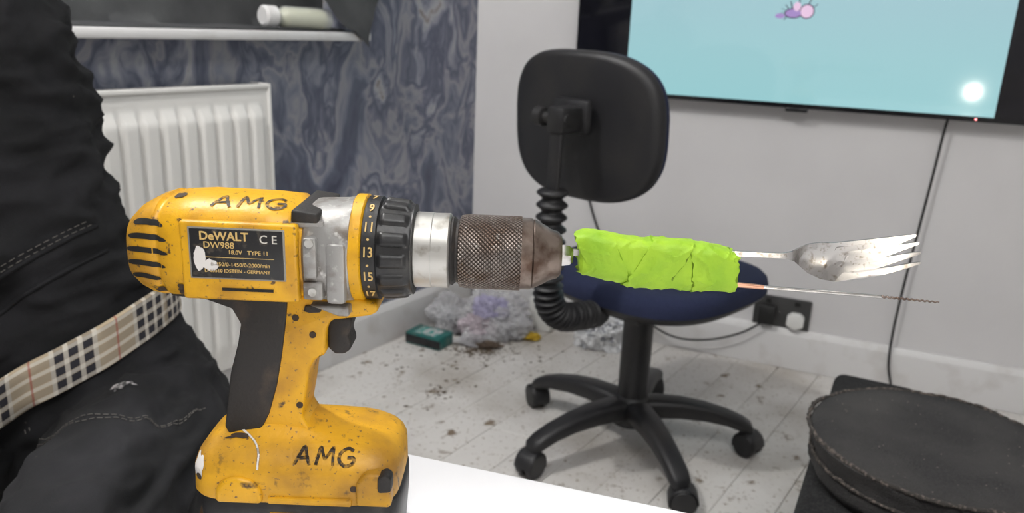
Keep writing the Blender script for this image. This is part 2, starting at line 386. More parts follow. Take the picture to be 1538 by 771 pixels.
for q in (s0 + .15, s1 - .15): box("bracket_%d" % (q * 100), (q, 0.001, .25), (q + .03, .028, .75), M_rad, rad, .002, fr)

# dark sheet on the sill
vs = []; fs = []; NA, NB = 90, 26
for i in range(NA + 1):
    s = .60 + 1.40 * i / NA
    for j in range(NB + 1):
        t = j / NB
        if t < .62:
            o = .074 - .156 * (t / .62); z = .9645 + .004 * abs(noise.noise(V((s * 7, o * 12, 3)))) + .006 * sm((t - .25) / .3)
        else:
            q = (t - .62) / .38; o = -.082 - .02 * q; z = .971 + .30 * q
        o += .012 * noise.noise(V((s * 6, z * 9, 8))) * t + .008 * sin(s * 31 + z * 9) * max(0, t - .62)
        vs.append(LW(s, o, z))
for i in range(NA):
    for j in range(NB): fs.append((i * (NB + 1) + j, (i + 1) * (NB + 1) + j, (i + 1) * (NB + 1) + j + 1, i * (NB + 1) + j + 1))
sheet = mk("dark_cloth_sheet", vs, fs, M_cloth, None, 80)
vs = []; fs = []; n = 24
for i in range(n + 1):
    for j in range(n + 1):
        u, w = i / n, j / n
        z = .925 + .36 * w
        sl = .60 - .11 * sm(w * 1.6); sr = .64 + .30 * min(1, w * 1.2) if w > .1 else .64 + .03
        s = sl + (sr - sl) * u
        z2 = max(z, .925 + .05 * u)
        vs.append(LW(s, .092 - .03 * sm(w * 2) * (1 - u) + .006 * noise.noise(V((s * 20, z * 14, 1))), z2))
for i in range(n):
    for j in range(n): fs.append((i * (n + 1) + j, (i + 1) * (n + 1) + j, (i + 1) * (n + 1) + j + 1, i * (n + 1) + j + 1))
fl_ = mk("hanging_flap", vs, fs, M_cloth, None, 80); parent_to(fl_, sheet)

jar = empty("glass_jar", LW(.80, .05, .99))
jd = (LW(.690, .052, 0.9925) - LW(.905, .040, .9965)).normalized(); jc = LW(.905, .040, .9965)
lathe("lid", [(0, .020), (.004, .025), (.034, .025), (.038, .020)], jc, jd, M_trim, jar, 32)
lathe("glass_body", [(.038, .018), (.048, .019), (.06, .026), (.17, .0275), (.194, .026), (.202, .017)], jc, jd, M_jar, jar, 40)
lathe("contents", [(.05, .012), (.062, .023), (.178, .0245), (.184, .018)], jc - UP * .001, jd, M_cream, jar, 32)

# television
tv = empty("television", RW(1.04, .04, 1.2)); fR = lambda a, y, z: RW(a, y, z)
TB, TT, TL, TRr = .803, 1.60, .372, 1.722
box("housing", (TL, .02, TB), (TRr, .058, TT), M_tv, tv, .004, fR)
box("mount_plate", (.8, 0.001, 1.0), (1.3, .022, 1.4), M_tv, tv, .002, fR)
box("glass_panel", (TL + .008, .0575, TB + .012), (TRr - .008, .0600, TT - .01), M_tvg, tv, .0005, fR)
def screen_mat():
    m = bpy.data.materials.new("lcd_picture"); m.use_nodes = True; nt = m.node_tree; b = nt.nodes["Principled BSDF"]
    b.inputs["Base Color"].default_value = (.01, .01, .01, 1); b.inputs["Roughness"].default_value = .07
    tc = nt.nodes.new("ShaderNodeTexCoord"); sp = nt.nodes.new("ShaderNodeSeparateXYZ"); nt.links.new(tc.outputs["Object"], sp.inputs[0])
    mr = nt.nodes.new("ShaderNodeMapRange"); mr.inputs[1].default_value = .80; mr.inputs[2].default_value = 1.25; nt.links.new(sp.outputs[2], mr.inputs[0])
    cr = nt.nodes.new("ShaderNodeValToRGB"); e = cr.color_ramp.elements
    e[0].color = (.40, .76, .80, 1); e[1].color = (.47, .69, .78, 1); x = e.new(.35); x.color = (.43, .75, .80, 1)
    nt.links.new(mr.outputs[0], cr.inputs[0]); nt.links.new(cr.outputs[0], b.inputs["Emission Color"]); b.inputs["Emission Strength"].default_value = 0.78
    return m
M_scr = screen_mat()
box("screen_picture", (.541, .0598, TB + .014), (1.532, .0606, TT - .012), M_scr, tv, 0, fR)
box("logo_tab", (1.015, .035, TB - .010), (1.075, .057, TB + .001), M_tv, tv, .002, fR)
lathe("standby_led", [(0, .0022), (.001, .0022)], RW(1.492, .0585, TB + .007), nR, mat("led_pink", (1, .3, .3), emis=((1, .25, .25), 6)), tv, 12)
M_pur = mat("sprite_purple", (.05, .02, .08), emis=((.42, .30, .62), .8)); M_pk = mat("sprite_pink", (.1, .05, .08), emis=((.85, .62, .82), .85)); M_dk = mat("sprite_line", (.02, .01, .03), emis=((.06, .03, .10), .4))
def disc(name, s, z, rs, rz, m, o=.0611):
    pts = [(s + rs * cos(t * pi / 12), z + rz * sin(t * pi / 12)) for t in range(24)]
    slab(name, pts, o - .0003, o, m, tv, 0, 1, frame=fR)
SX, SZ = 1.008, 1.069
disc("sprite_head_line", SX + .029, SZ - .002, .020, .020, M_dk); disc("sprite_head", SX + .029, SZ - .002, .017, .017, M_pk, .0614)
disc("sprite_body_line", SX - .006, SZ - .008, .024, .014, M_dk); disc("sprite_body", SX - .006, SZ - .008, .021, .011, M_pur, .0614)
disc("sprite_tail", SX - .040, SZ - .016, .013, .007, M_pur); disc("sprite_wing", SX + .002, SZ + .010, .010, .012, M_pk, .0616)
for k, (a, q) in enumerate([(-.030, .014), (-.018, .024), (-.040, .004), (.006, .032), (.036, .030), (.054, .018), (-.050, -.012), (-.030, -.026)]):
    slab("sprite_leg_%d" % k, [(SX + a, SZ + q), (SX + a + .003, SZ + q), (SX + a * .5 + .004, SZ - .004), (SX + a * .5, SZ - .004)], .0606, .0610, M_dk, tv, 0, 1, frame=fR)

sk = empty("wall_socket", RW(1.085, .01, .175))
box("plate", (.998, 0.001, .126), (1.166, .010, .226), M_sock, sk, .003, fR)
box("plug_black", (1.015, .008, .142), (1.065, .045, .200), M_cable, sk, .006, fR)
slab("plug_white", [(1.10, .145), (1.125, .133), (1.15, .145), (1.15, .175), (1.138, .185), (1.112, .185), (1.10, .175)], .008, .034, M_plugw, sk, .004, 3, frame=fR)
for k, a in enumerate((1.04, 1.125)): box("switch_%d" % k, (a - .008, .008, .205), (a + .008, .014, .218), M_cable, sk, .001, fR)
tube("power_cable", [RW(.372, .012, .62), RW(.40, .012, .54), RW(.431, .012, .463), RW(.460, .012, .387), RW(.52, .014, .26), RW(.60, .03, .14), RW(.69, .05, .075), RW(.78, .06, .050), RW(.88, .055, .062), RW(.97, .05, .10), RW(1.03, .045, .145)], .0035, M_cable, None, 8)
tube("tv_cable", [RW(1.44, .03, .84), RW(1.429, .028, .79), RW(1.421, .025, .65), RW(1.412, .025, .50), RW(1.400, .025, .30), RW(1.396, .025, .17), RW(1.400, .026, .08), RW(1.415, .030, .02)], .0036, M_cable, None, 8)

# ------------------------------------------------------------------ office chair
ch = empty("office_chair", (.31, 1.77, 0)); cc = V((.31, 1.77, 0))
az = radians(45); F_ = V((sin(az), cos(az), 0)); S_ = V((cos(az), -sin(az), 0))
def CH(d, s, z): return cc + F_ * d + S_ * s + UP * z
def pad(name, c, U, W, N, w, h, e, prof, m, curv=0.0, n=72):
    full = []
    def rg(o, sc):
        ring = sring(V((0, 0, 0)), V((1, 0, 0)), V((0, 1, 0)), w / 2 * sc, h / 2 * sc, e, n)
        return [c + U * p.x + W * p.y + N * (o + curv * p.x * p.x) for p in ring]
    for q in (.02, .3, .6, .85): full.append(rg(prof[0][0], prof[0][1] * q))
    for o, sc in prof: full.append(rg(o, sc))
    for q in (.85, .6, .3, .02): full.append(rg(prof[-1][0], prof[-1][1] * q))
    return loft(name, full, m, ch, True, 50)
bc = CH(-.235, -.030, .806)
tiltN = (F_ * 0.995 + UP * (0.06)).normalized(); tiltU = (UP * .995 - F_ * .06).normalized()
pad("backrest_shell", bc, S_, tiltU, tiltN, .392, .304, 3.0, [(-.016, .90), (-.014, .955), (-.008, .985), (0, 1.0), (.006, 1.0)], M_chair, curv=.7)
pad("backrest_cushion", bc, S_, tiltU, tiltN, .392, .304, 3.0, [(.006, .99), (.014, .995), (.024, .975), (.032, .92), (.036, .86)], M_blue, curv=.7)
sc_ = CH(.05, 0, .402)
pad("seat_shell", sc_, S_, F_, UP, .475, .47, 3.0, [(-.012, .80), (-.004, .93), (.008, .985), (.014, 1.0)], M_chair, curv=.15)
pad("seat_cushion", sc_, S_, F_, UP, .475, .47, 3.0, [(.014, .995), (.03, 1.0), (.045, .985), (.056, .94), (.060, .86)], M_blue, curv=.15)
box("seat_mechanism", (-.10, -.07, .362), (.12, .07, .392), M_chair, ch, .006, frame=lambda a, y, z: CH(a, y, z))
lathe("column_cover", [(.135, .032), (.14, .0365), (.34, .0365), (.345, .030), (.375, .026)], cc, UP, M_chair, ch, 40)
lathe("gas_lift", [(.34, .016), (.385, .016)], cc, UP, M_chair, ch, 24)
lathe("hub", [(.060, .034), (.068, .047), (.115, .050), (.137, .040), (.144, .034)], cc, UP, M_chair, ch, 40)
for k in range(5):
    a = radians(68.5 + 72 * k); D = V((cos(a), sin(a), 0)); T = V((-sin(a), cos(a), 0)); rings = []
    for (r, z, w, h) in [(.02, .106, .037, .028), (.06, .112, .037, .028), (.12, .113, .034, .026), (.18, .107, .031, .023), (.235, .095, .029, .020), (.275, .080, .028, .019), (.295, .070, .025, .016), (.302, .063, .014, .008)]:
        rings.append(sring(cc + D * r + UP * z, T, UP, w * .86, h * .95, 3.2, 20))
    loft("leg_%d" % (k + 1), rings, M_chair, ch, True, 50)
    cp = cc + D * .286; ca = a + [0.6, -.5, .3, 1.2, -.8][k]; X = V((cos(ca), sin(ca), 0)); Y = V((-sin(ca), cos(ca), 0))
    lathe("castor_stem_%d" % (k + 1), [(.035, .008), (.066, .008)], cp, UP, M_chair, ch, 16)
    for q, sg in enumerate((-1, 1)):
        lathe("castor_wheel_%d_%d" % (k + 1, q), [(-.0105, .014), (-.010, .027), (-.006, .0302), (.006, .0302), (.010, .027), (.0105, .014)], cp + Y * (sg * .0145) + UP * .0305 + X * .01, Y, M_chair, ch, 32)
    hood = []
    for i in range(9):
        t = -0.35 + (pi + .35) * i / 8
        hood.append(sring(cp + X * (.01 - .031 * cos(t)) + UP * (.0305 + .033 * sin(t)), Y, V((-cos(t) * X.x, -cos(t) * X.y, sin(t))), .024, .003, 3, 12))
    loft("castor_hood_%d" % (k + 1), hood, M_chair, ch, True, 60)
bar = [CH(-.325, 0, .845), CH(-.330, 0, .78), CH(-.332, 0, .70), CH(-.332, 0, .60), CH(-.332, 0, .50), CH(-.320, 0, .445), CH(-.285, 0, .412), CH(-.23, 0, .398), CH(-.16, 0, .390), CH(-.05, 0, .384)]
P = catmull(bar, 6); rings = []
for i, p in enumerate(P):
    T = (P[min(i + 1, len(P) - 1)] - P[max(i - 1, 0)]).normalized(); N = S_.cross(T)
    rings.append(sring(p, S_, N, .015, .005, 4, 16))
loft("back_bar", rings, M_chair, ch, True, 50)
bp = catmull(bar[2:], 30); bp = [p for p in bp if p.z < .692 and (p - cc).dot(F_) < -.15]
tube("bellows", bp, lambda t: .0265 + .0060 * sin(t * 2 * pi * 24), M_chair, ch, 20, 1)
box("bracket_plate", (-.060, -.284, .795), (.035, -.262, .865), M_chair, ch, .010, frame=lambda a, y, z: CH(y, a, z))
box("bracket_arm", (-.022, -.340, .800), (.022, -.275, .852), M_chair, ch, .008, frame=lambda a, y, z: CH(y, a, z))
lathe("bracket_bolt", [(-.04, .006), (-.036, .011), (.026, .011)], CH(-.325, 0, .828), S_, M_chair, ch, 20)
lathe("bracket_knob", [(-.062, .012), (-.058, .019), (-.040, .019), (-.036, .010)], CH(-.325, 0, .828), S_, M_chair, ch, 10)

# ------------------------------------------------------------------ table + small lamp
tb = empty("white_table", (.15, .25, 0))
ta = radians(-17.0); tx = V((cos(ta), sin(ta), 0)); ty = V((-sin(ta), cos(ta), 0))
corner = V((-.172, .622, 0))
def rr(x0, x1, y0, y1, rs, n=10):
    pts = []
    for (cx, cy, st, r) in [(x1, y1, 0, rs[0]), (x0, y1, 90, rs[1]), (x0, y0, 180, rs[2]), (x1, y0, 270, rs[3])]:
        sx = -1 if cx == x1 else 1; sy = -1 if cy == y1 else 1
        for i in range(n + 1):
            t = radians(st + 90 * i / n); pts.append((cx + sx * r + r * cos(t), cy + sy * r + r * sin(t)))
    return pts
tf = lambda a, y, b_: corner + tx * a + ty * b_ + UP * y
slab("top", rr(0, 1.15, -1.0, 0, (.10, .085, .10, .10)), .623, .648, M_table, tb, .004, 3, frame=tf)
for k, (a, b_) in enumerate([(.12, -.14), (1.02, -.14), (.12, -.86), (1.02, -.86)]):
    lathe("leg_%d" % k, [(0, .018), (.3, .022), (.624, .025)], tf(a, 0, b_), UP, M_table, tb, 24)
tl = empty("table_lamp", (.387, -.42, .648))
lathe("base", [(0, .05), (.008, .05), (.012, .02), (.06, .012), (.068, .02)], (.387, -.42, .648), UP, M_blk, tl, 32)
lathe("globe", [(.066, .010), (.075, .020), (.09, .028), (.102, .030), (.114, .028), (.127, .019), (.134, .003)], (.387, -.42, .648), UP, mat("globe_glow", (1, .95, .85), emis=((1, .93, .8), 130)), tl, 32)

# ------------------------------------------------------------------ drill
dr = empty("cordless_drill", (-.12, .48, .648)); YD = .48; AZ = .861
X1 = V((1, 0, 0)); Y1 = V((0, 1, 0))
def xs(secs, e, n=48):
    return [sring(V((x, YD, (zt + zb) / 2)), Y1, UP, h, (zt - zb) / 2, e, n) for (x, zt, zb, h) in secs]
body = loft("motor_housing", xs([(-.2365, .866, .850, .010), (-.2355, .873, .843, .019), (-.232, .880, .838, .026), (-.226, .886, .833, .030), (-.219, .890, .830, .033), (-.213, .892, .829, .034), (-.2115, .8905, .8305, .033), (-.2095, .8905, .8305, .033), (-.208, .892, .829, .0345), (-.190, .8935, .829, .035), (-.150, .893, .829, .035), (-.134, .892, .829, .035), (-.1315, .890, .831, .033), (-.124, .888, .832, .031)], 3.0), M_yel, dr, angle=50)
bb = bvh_of(body)
for k in range(5):
    z = .878 - k * .0083; w = [.010, .013, .0145, .0135, .010][k]; x = -.2120 - .001 * k
    P = [V((x - .004 - w + 2 * w * i / 14, YD, z + .0018 * sin(i / 14 * pi))) for i in range(15)]
    vs_ = []; fs_ = []
    for i, p in enumerate(P):
        hh = .0017 * sqrt(max(0.05, 1 - (2 * i / 14 - 1) ** 4)); vs_ += [p + UP * hh, p, p - UP * hh]
    for i in range(14):
        for j in range(2): fs_.append((i * 3 + j, i * 3 + j + 1, i * 3 + j + 4, i * 3 + j + 3))
    o = mk("vent_slot_%d" % k, vs_, fs_, M_slot, dr); project(o, bb, (0, 1, 0), .0003)
box("side_ledge", (-.196, .4445, .834), (-.1265, .452, .8825), M_yel, dr, .0022, seg=3)
lb_y = .4440
box("label_border", (-.1905, lb_y, .8475), (-.1335, lb_y + .003, .8795), M_labedge, dr, .0006)
box("label_plate", (-.1893, lb_y - .0005, .8485), (-.1347, lb_y + .003, .8785), M_lab, dr, .0004)
ty0 = lb_y - .0007
text("label_text_1", "DeWALT", .0072, (-.1690, ty0, .8743), RX90, M_ink, dr, bold=.00012)
text("label_text_2", "DW988", .0056, (-.1722, ty0, .8688), RX90, M_ink, dr)
text("label_text_3", "C E", .0072, (-.1430, ty0, .8732), RX90, M_inkw, dr)
text("label_text_4", "18.0V   TYPE 11", .0036, (-.155, ty0, .8648), RX90, M_ink, dr)
text("label_text_5", "0-450/0-1450/0-2000/min", .0034, (-.160, ty0, .8570), RX90, M_ink, dr)
text("label_text_6", "D-65510 IDSTEIN - GERMANY", .0030, (-.162, ty0, .8530), RX90, M_ink, dr)
box("label_rule", (-.186, ty0, .8612), (-.140, ty0 + .0003, .8615), M_ink, dr, 0)
box("lower_groove", (-.172, lb_y - .0001, .8405), (-.1415, lb_y + .002, .8422), M_slot, dr, 0)
def flatblob(name, c, rx, rz, m, seed, y):
    vs_ = [V((c[0] + rx * cos(t) * (1 + .35 * noise.noise(V((cos(t) * 2 + seed, sin(t) * 2, seed)))), y, c[1] + rz * sin(t) * (1 + .35 * noise.noise(V((cos(t) * 2, sin(t) * 2 + seed, 2)))))) for t in [2 * pi * i / 26 for i in range(26)]]
    mk(name, vs_, [tuple(range(26))], m, dr)
flatblob("paint_spot_1", (-.1838, .8605), .0036, .0075, M_paint, 3, ty0 - .0003); flatblob("paint_spot_2", (-.1775, .8565), .0046, .0036, M_paint, 7, ty0 - .0002)
blob("grime_1", (-.197, YD, .838), .005, .004, bb, (0, 1, 0), M_grime, dr, 5)
blob("grime_2", (-.2035, YD, .8875), .003, .003, bb, (0, 1, -.4), M_grime, dr, 9)
blob("grime_3", (-.2120, YD, .8370), .004, .002, bb, (0, 1, 0), M_grime, dr, 15)
handwrite("marker_top", "AMG", (-.1800, .4570, .8880), (1.30, 0, 0), (0, .75, .66), .0112, .0010, bb, (0, .70, -.71), M_marker, dr)
gb = loft("gear_housing", xs([(-.1255, .8885, .832, .0315), (-.1235, .890, .829, .034), (-.105, .891, .8285, .0345), (-.0985, .8925, .829, .0335), (-.0975, .8925, .829, .033)], 2.7), M_alu, dr, angle=50)
box("gear_boss_rear", (-.1235, .4430, .850), (-.1150, .453, .8755), M_alu, dr, .002)
box("gear_boss_front", (-.1105, .4440, .834), (-.0985, .455, .872), M_alu, dr, .003)
box("gear_plate", (-.1240, .4440, .8365), (-.1120, .455, .8475), M_alu, dr, .0015)
slab("gear_web", [(-.124, .829), (-.099, .829), (-.099, .8225), (-.106, .8225), (-.115, .826)], .455, .505, M_alu, dr, .0015)
slab("speed_switch", [(-.1315, .8825), (-.1150, .8825), (-.1150, .8885), (-.131, .8905)], .4500, .510, M_rub, dr, .0015)
box("switch_base", (-.132, .4505, .8795), (-.112, .509, .884), M_alu, dr, .0015)
lathe("screw_1", [(0, .0026), (.001, .0026)], (-.1190, .4428, .8725), (0, -1, 0), M_sil, dr, 16)
lathe("screw_2", [(0, .0026), (.001, .0026)], (-.1180, .4438, .8420), (0, -1, 0), M_sil, dr, 16)
def cyl(name, prof, m, n=64, rf=None, angle=38): return lathe(name, prof, (0, YD, AZ), X1, m, dr, n, True, rf, angle)
cyl("yellow_ring", [(-.0985, .0325), (-.0975, .0338), (-.0915, .0338), (-.0905, .0325)], M_yel)
def ridge(x, a):
    if x < -.0812 or x > -.0625: return 0
    q = sm((x + .0812) / .003) * sm((-.0625 - x) / .003)
    return .0022 * q * sm((sin(a * 14) + .35) * 2)
prof = [(-.0905, .0315), (-.090, .0328), (-.0820, .0326)] + [(-.0814 + i * .00103, .0305 - .0001 * i) for i in range(20)] + [(-.0612, .0288), (-.0608, .025)]
cyl("torque_collar", prof, M_blk, 168, ridge, 50)
for s_, ang in [("9", 62), ("11", 37), ("13", 10), ("15", -17), ("17", -44), ("7", 86)]:
    a = radians(ang); rr_ = .0330
    text("collar_number_" + s_, s_, .0088, (-.0860, YD - rr_ * cos(a), AZ + rr_ * sin(a)), Matrix.Rotation(pi / 2 - a, 3, 'X'), M_ink, dr, xs=.80, bold=.0001)
for ang in (50, 24, -4, -31):
    a = radians(ang); lathe("collar_dot_%d" % (ang + 90), [(0, .0008), (.0003, .0008)], (-.0860, YD - .0327 * cos(a), AZ + .0327 * sin(a)), (0, -cos(a), sin(a)), M_ink, dr, 10)
cyl("silver_sleeve", [(-.061, .0230), (-.060, .0240), (-.050, .0240), (-.0495, .0236), (-.0395, .0238), (-.0385, .0225)], M_sil)
cyl("neck", [(-.0385, .0215), (-.0370, .0220), (-.0350, .0200), (-.0335, .0200)], M_rub)
cyl("chuck_sleeve", [(-.0335, .0205), (-.0325, .0228), (-.0300, .0232), (-.0295, .0236), (.0055, .0236)], M_chk, 128, None, 70)
cyl("chuck_band", [(.0055, .0232), (.0060, .0228), (.0120, .0226), (.0125, .0222)], M_chk2, 96)
cyl("chuck_nose", [(.0125, .0215), (.0135, .0222), (.0215, .0180), (.0235, .0165), (.0285, .0150), (.0310, .0125), (.0315, .006)], M_chk2)
cyl("chuck_jaws", [(.030, .0080), (.036, .0070), (.0385, .005)], M_chrome, 6)
slab("handle_yellow", [(-.150, .832), (-.096, .832), (-.083, .829), (-.0825, .8235), (-.087, .8205), (-.1015, .818), (-.112, .8165), (-.1155, .811), (-.1165, .800), (-.1165, .7925), (-.1235, .789), (-.1275, .781), (-.1300, .764), (-.1330, .748), (-.1270, .738), (-.170, .738), (-.172, .760), (-.160, .800)], YD - .0165, YD + .0165, M_yel, dr, .006, 4)
slab("grip_rubber", [(-.212, .8315), (-.166, .8345), (-.1385, .834), (-.1405, .815), (-.1440, .792), (-.1480, .771), (-.1540, .750), (-.1600, .738), (-.168, .7325), (-.180, .7325), (-.1835, .7395), (-.1810, .755), (-.1775, .778), (-.1715, .799), (-.1690, .812), (-.1740, .822), (-.190, .8275), (-.211, .829)], YD - .0180, YD + .0180, M_rub, dr, .0055, 4)
slab("trigger", [(-.1165, .8165), (-.1005, .8165), (-.1015, .810), (-.1035, .804), (-.1015, .7985), (-.1015, .7945), (-.1055, .791), (-.1120, .7905), (-.1165, .795)], YD - .010, YD + .010, M_rub, dr, .003, 3)
slab("direction_button", [(-.1290, .8225), (-.1255, .8215), (-.1185, .8220), (-.1175, .8245), (-.1195, .8270), (-.1280, .8265)], YD - .0185, YD - .014, M_rub, dr, .001)
for k, (x, z) in enumerate([(-.1045, .8225), (-.1345, .8175), (-.1240, .8065), (-.1340, .757)]):
    lathe("handle_screw_%d" % k, [(0, .0022), (.0006, .0022)], (x, YD - .0165, z), (0, -1, 0), M_grime, dr, 18)
def zring(z, x0, x1, y0, y1, e): return sring(V(((x0 + x1) / 2, (y0 + y1) / 2, z)), X1, Y1, (x1 - x0) / 2, (y1 - y0) / 2, e, 64)
foot = loft("handle_foot", [zring(.6985, -.2020, -.0690, .4400, .5200, 5), zring(.7010, -.2035, -.0680, .4390, .5215, 5), zring(.7180, -.2025, -.0685, .4390, .5215, 5), zring(.7235, -.2010, -.0700, .4410, .5200, 4.5), zring(.7280, -.1980, -.0725, .4450, .5170, 4), zring(.7320, -.1940, -.0780, .4505, .5130, 3.8), zring(.7350, -.1890, -.0880, .4560, .5080, 3.2), zring(.7385, -.1830, -.1120, .4610, .5010, 3), zring(.7430, -.1780, -.1300, .4640, .4980, 3)], M_yel2, dr, angle=60)
fb = bvh_of(foot)
slab("foot_lug_left", [(-.1830, .6990), (-.1530, .6990), (-.1530, .7080), (-.1580, .7150), (-.1680, .7180), (-.1780, .7150), (-.1830, .7080)], .4360, .450, M_yel2, dr, .003, 3)
slab("foot_lug_right", [(-.0935, .6995), (-.0705, .6995), (-.0705, .7180), (-.0780, .7235), (-.0880, .7230), (-.0935, .7160)], .4370, .450, M_yel2, dr, .003, 3)
slab("foot_step", [(-.1500, .6990), (-.0960, .6990), (-.0960, .7040), (-.1500, .7040)], .4372, .450, M_yel2, dr, .0015, 2)
slab("release_button", [(-.0790, .7115), (-.0700, .7125), (-.0700, .7225), (-.0740, .7250), (-.0790, .7225)], .4345, .446, M_rub, dr, .002, 2)
for k, (x, z) in enumerate([(-.1990, .7130), (-.1680, .7095), (-.0990, .7115)]):
    blob("foot_hole_%d" % k, (x + .004, YD, z), .0022, .0022, fb, (0, 1, 0), M_grime, dr, k, rough=.05, eps=.0006)
handwrite("marker_foot", "AMG", (-.1330, .4460, .7225), (1.05, 0, 0), (0, .72, .69), .0120, .0011, fb, (0, .7, -.7), M_marker, dr)
blob("paint_foot_1", (-.1955, YD, .719), .0032, .006, fb, (0, 1, 0), M_paint, dr, 2)
blob("grime_foot_1", (-.1740, .46, .7330), .008, .003, fb, (0, .6, -.8), M_grime, dr, 12)
tpath = [V((-.179, .470, .7360)), V((-.169, .462, .7350)), V((-.161, .455, .7320)), V((-.157, .448, .728)), V((-.156, .442, .7200))]
tp_ = tube("paint_drip", tpath, .0007, M_paint, dr, 6, 4); project(tp_, fb, (0, .6, -.8), .0004)
loft("battery_pack", [zring(.6482, -.194, -.0720, .4480, .5140, 5), zring(.6510, -.1990, -.0690, .4440, .5180, 5), zring(.6800, -.2010, -.0670, .4415, .5200, 5), zring(.6965, -.2010, -.0670, .4415, .5200, 5), zring(.6990, -.1990, -.0690, .4430, .5180, 5)], M_blk, dr, angle=60)
box("battery_label", (-.150, .4400, .680), (-.112, .444, .6905), M_yel2, dr, .0005)

# ------------------------------------------------------------------ green tape bundle (flat overlapping strips with creases)
secs = [(.0415, .8715, .8520, .0085), (.044, .8755, .850, .0105), (.050, .8770, .8490, .012), (.060, .8772, .8470, .0125), (.075, .8758, .8450, .013), (.090, .8748, .8438, .0135), (.108, .8738, .8432, .0135), (.122, .8723, .8428, .0135), (.134, .8703, .8427, .013), (.1395, .8690, .8430, .0125), (.1412, .8680, .8440, .0115)]
def prof_at(x):
    for q in range(len(secs) - 1):
        if secs[q][0] - 1e-6 <= x <= secs[q + 1][0] + 1e-6:
            t = (x - secs[q][0]) / (secs[q + 1][0] - secs[q][0]); a_, b__ = secs[q], secs[q + 1]
            return [a_[k] + (b__[k] - a_[k]) * t for k in (1, 2, 3)]
    return list(secs[-1][1:]) if x > .1 else list(secs[0][1:])
tape = empty("green_tape_wrap", (.09, .48, .86))
def strip(name, xa, xb, scale, slant, seed, NR, n=72):
    rings = []
    for i in range(NR):
        x = xa + (xb - xa) * i / (NR - 1)
        zt, zb, hy = prof_at(min(max(x, .0415), .1412)); nr = []; c = V((x, YD, (zt + zb) / 2))
        for p in sring(c, Y1, UP, hy, (zt - zb) / 2, 3.6, n):
            d = (p - c)
            fold = 1 - min(1, abs(noise.noise(V((p.x * 48 + p.z * 34 + seed, p.y * 30, p.z * 30)))) * 9)
            fold2 = 1 - min(1, abs(noise.noise(V((p.x * 60 - p.z * 75, p.y * 40, seed + 3)))) * 8)
            w = .09 * noise.noise(V((p.x * 45 + seed, p.y * 40, p.z * 40))) + .055 * fold + .045 * fold2
            edge = (.0026 * noise.noise(V((p.z * 300, p.y * 260, seed)))) if i in (0, NR - 1) else 0
            nr.append(c + d * (scale + w) + V((edge + slant * (p.z - c.z), 0, 0)))
        rings.append(nr)
    loft(name, rings, M_tape, tape, True, 14)
strip("tape_core", .0420, .1408, .965, 0, 1, 90)
strip("tape_turn_1", .0440, .0690, 1.015, -.45, 1, 26)
strip("tape_turn_2", .0780, .1040, 1.010, .60, 1, 26)
strip("tape_turn_3", .1120, .1395, 1.010, -.12, 1, 26)

# fork
def fy(x): return YD - .002 + .0045 * sm((x - .172) / .02) - .0065 * sm((x - .205) / .045)
out = [(.030, .8655), (.060, .8665), (.10, .8680), (.137, .8690), (.160, .8687), (.170, .8688), (.176, .8700), (.181, .8718), (.187, .8742), (.194, .8757), (.204, .8760), (.212, .8774), (.230, .8812), (.2500, .8852), (.2502, .8838), (.230, .8788), (.212, .8742), (.2055, .8727), (.2055, .8700), (.212, .8708), (.230, .8752), (.2530, .8804), (.2530, .8789), (.230, .8728), (.212, .8678), (.2050, .8662), (.2050, .8632), (.212, .8640), (.230, .8683), (.2550, .8743), (.2550, .8727), (.230, .8658), (.212, .8608), (.2055, .8592), (.2060, .8562), (.212, .8566), (.230, .8610), (.2560, .8675), (.2562, .8660), (.235, .8575), (.215, .8515), (.207, .8502), (.198, .8513), (.190, .8545), (.184, .8590), (.179, .8630), (.174, .8650), (.168, .8655), (.150, .8655), (.137, .8655), (.10, .8645), (.060, .8625), (.030, .8610)]
bm = bmesh.new(); vv = [bm.verts.new((a, 0, z)) for a, z in out]; f = bm.faces.new(vv)
bmesh.ops.triangulate(bm, faces=[f]); r = bmesh.ops.extrude_face_region(bm, geom=list(bm.faces))
for g in r['geom']:
    if isinstance(g, bmesh.types.BMVert): g.co.y += .0016
bmesh.ops.bisect_plane(bm, geom=list(bm.verts) + list(bm.edges) + list(bm.faces), plane_co=(0, 0, .8632), plane_no=(0, 0, 1))
for xx in (.178, .183, .188, .193, .198, .203): bmesh.ops.bisect_plane(bm, geom=list(bm.verts) + list(bm.edges) + list(bm.faces), plane_co=(xx, 0, 0), plane_no=(1, 0, 0))
for zz in (.8565, .8700): bmesh.ops.bisect_plane(bm, geom=list(bm.verts) + list(bm.edges) + list(bm.faces), plane_co=(0, 0, zz), plane_no=(0, 0, 1))
for v in bm.verts:
    dish = .0042 * max(0, 1 - ((v.co.z - .8630) / .0125) ** 2) * sm((v.co.x - .174) / .012) * sm((.212 - v.co.x) / .012)
    v.co.y += fy(v.co.x) + dish
bmesh.ops.recalc_face_normals(bm, faces=bm.faces)
me = bpy.data.meshes.new("fork"); bm.to_mesh(me); bm.free(); me.materials.append(M_fork)
me.shade_smooth(); me.set_sharp_from_angle(angle=radians(45))
fork = bpy.data.objects.new("fork", me); COL.objects.link(fork)
bv = fork.modifiers.new("round", 'BEVEL'); bv.width = .0004; bv.segments = 2; bv.angle_limit = radians(60)
rod = empty("thin_drill_rod", (.14, .478, .847))
tube("shank", [V((.100, .476, .8490)), V((.142, .476, .8475)), V((.160, .476, .8465))], lambda t: .0019 - .0004 * t, M_cop, rod, 12)
tube("rod", [V((.158, .476, .8466)), V((.20, .476, .8450)), V((.235, .476, .8435))], lambda t: .0013 - .0003 * t, M_chrome, rod, 10)
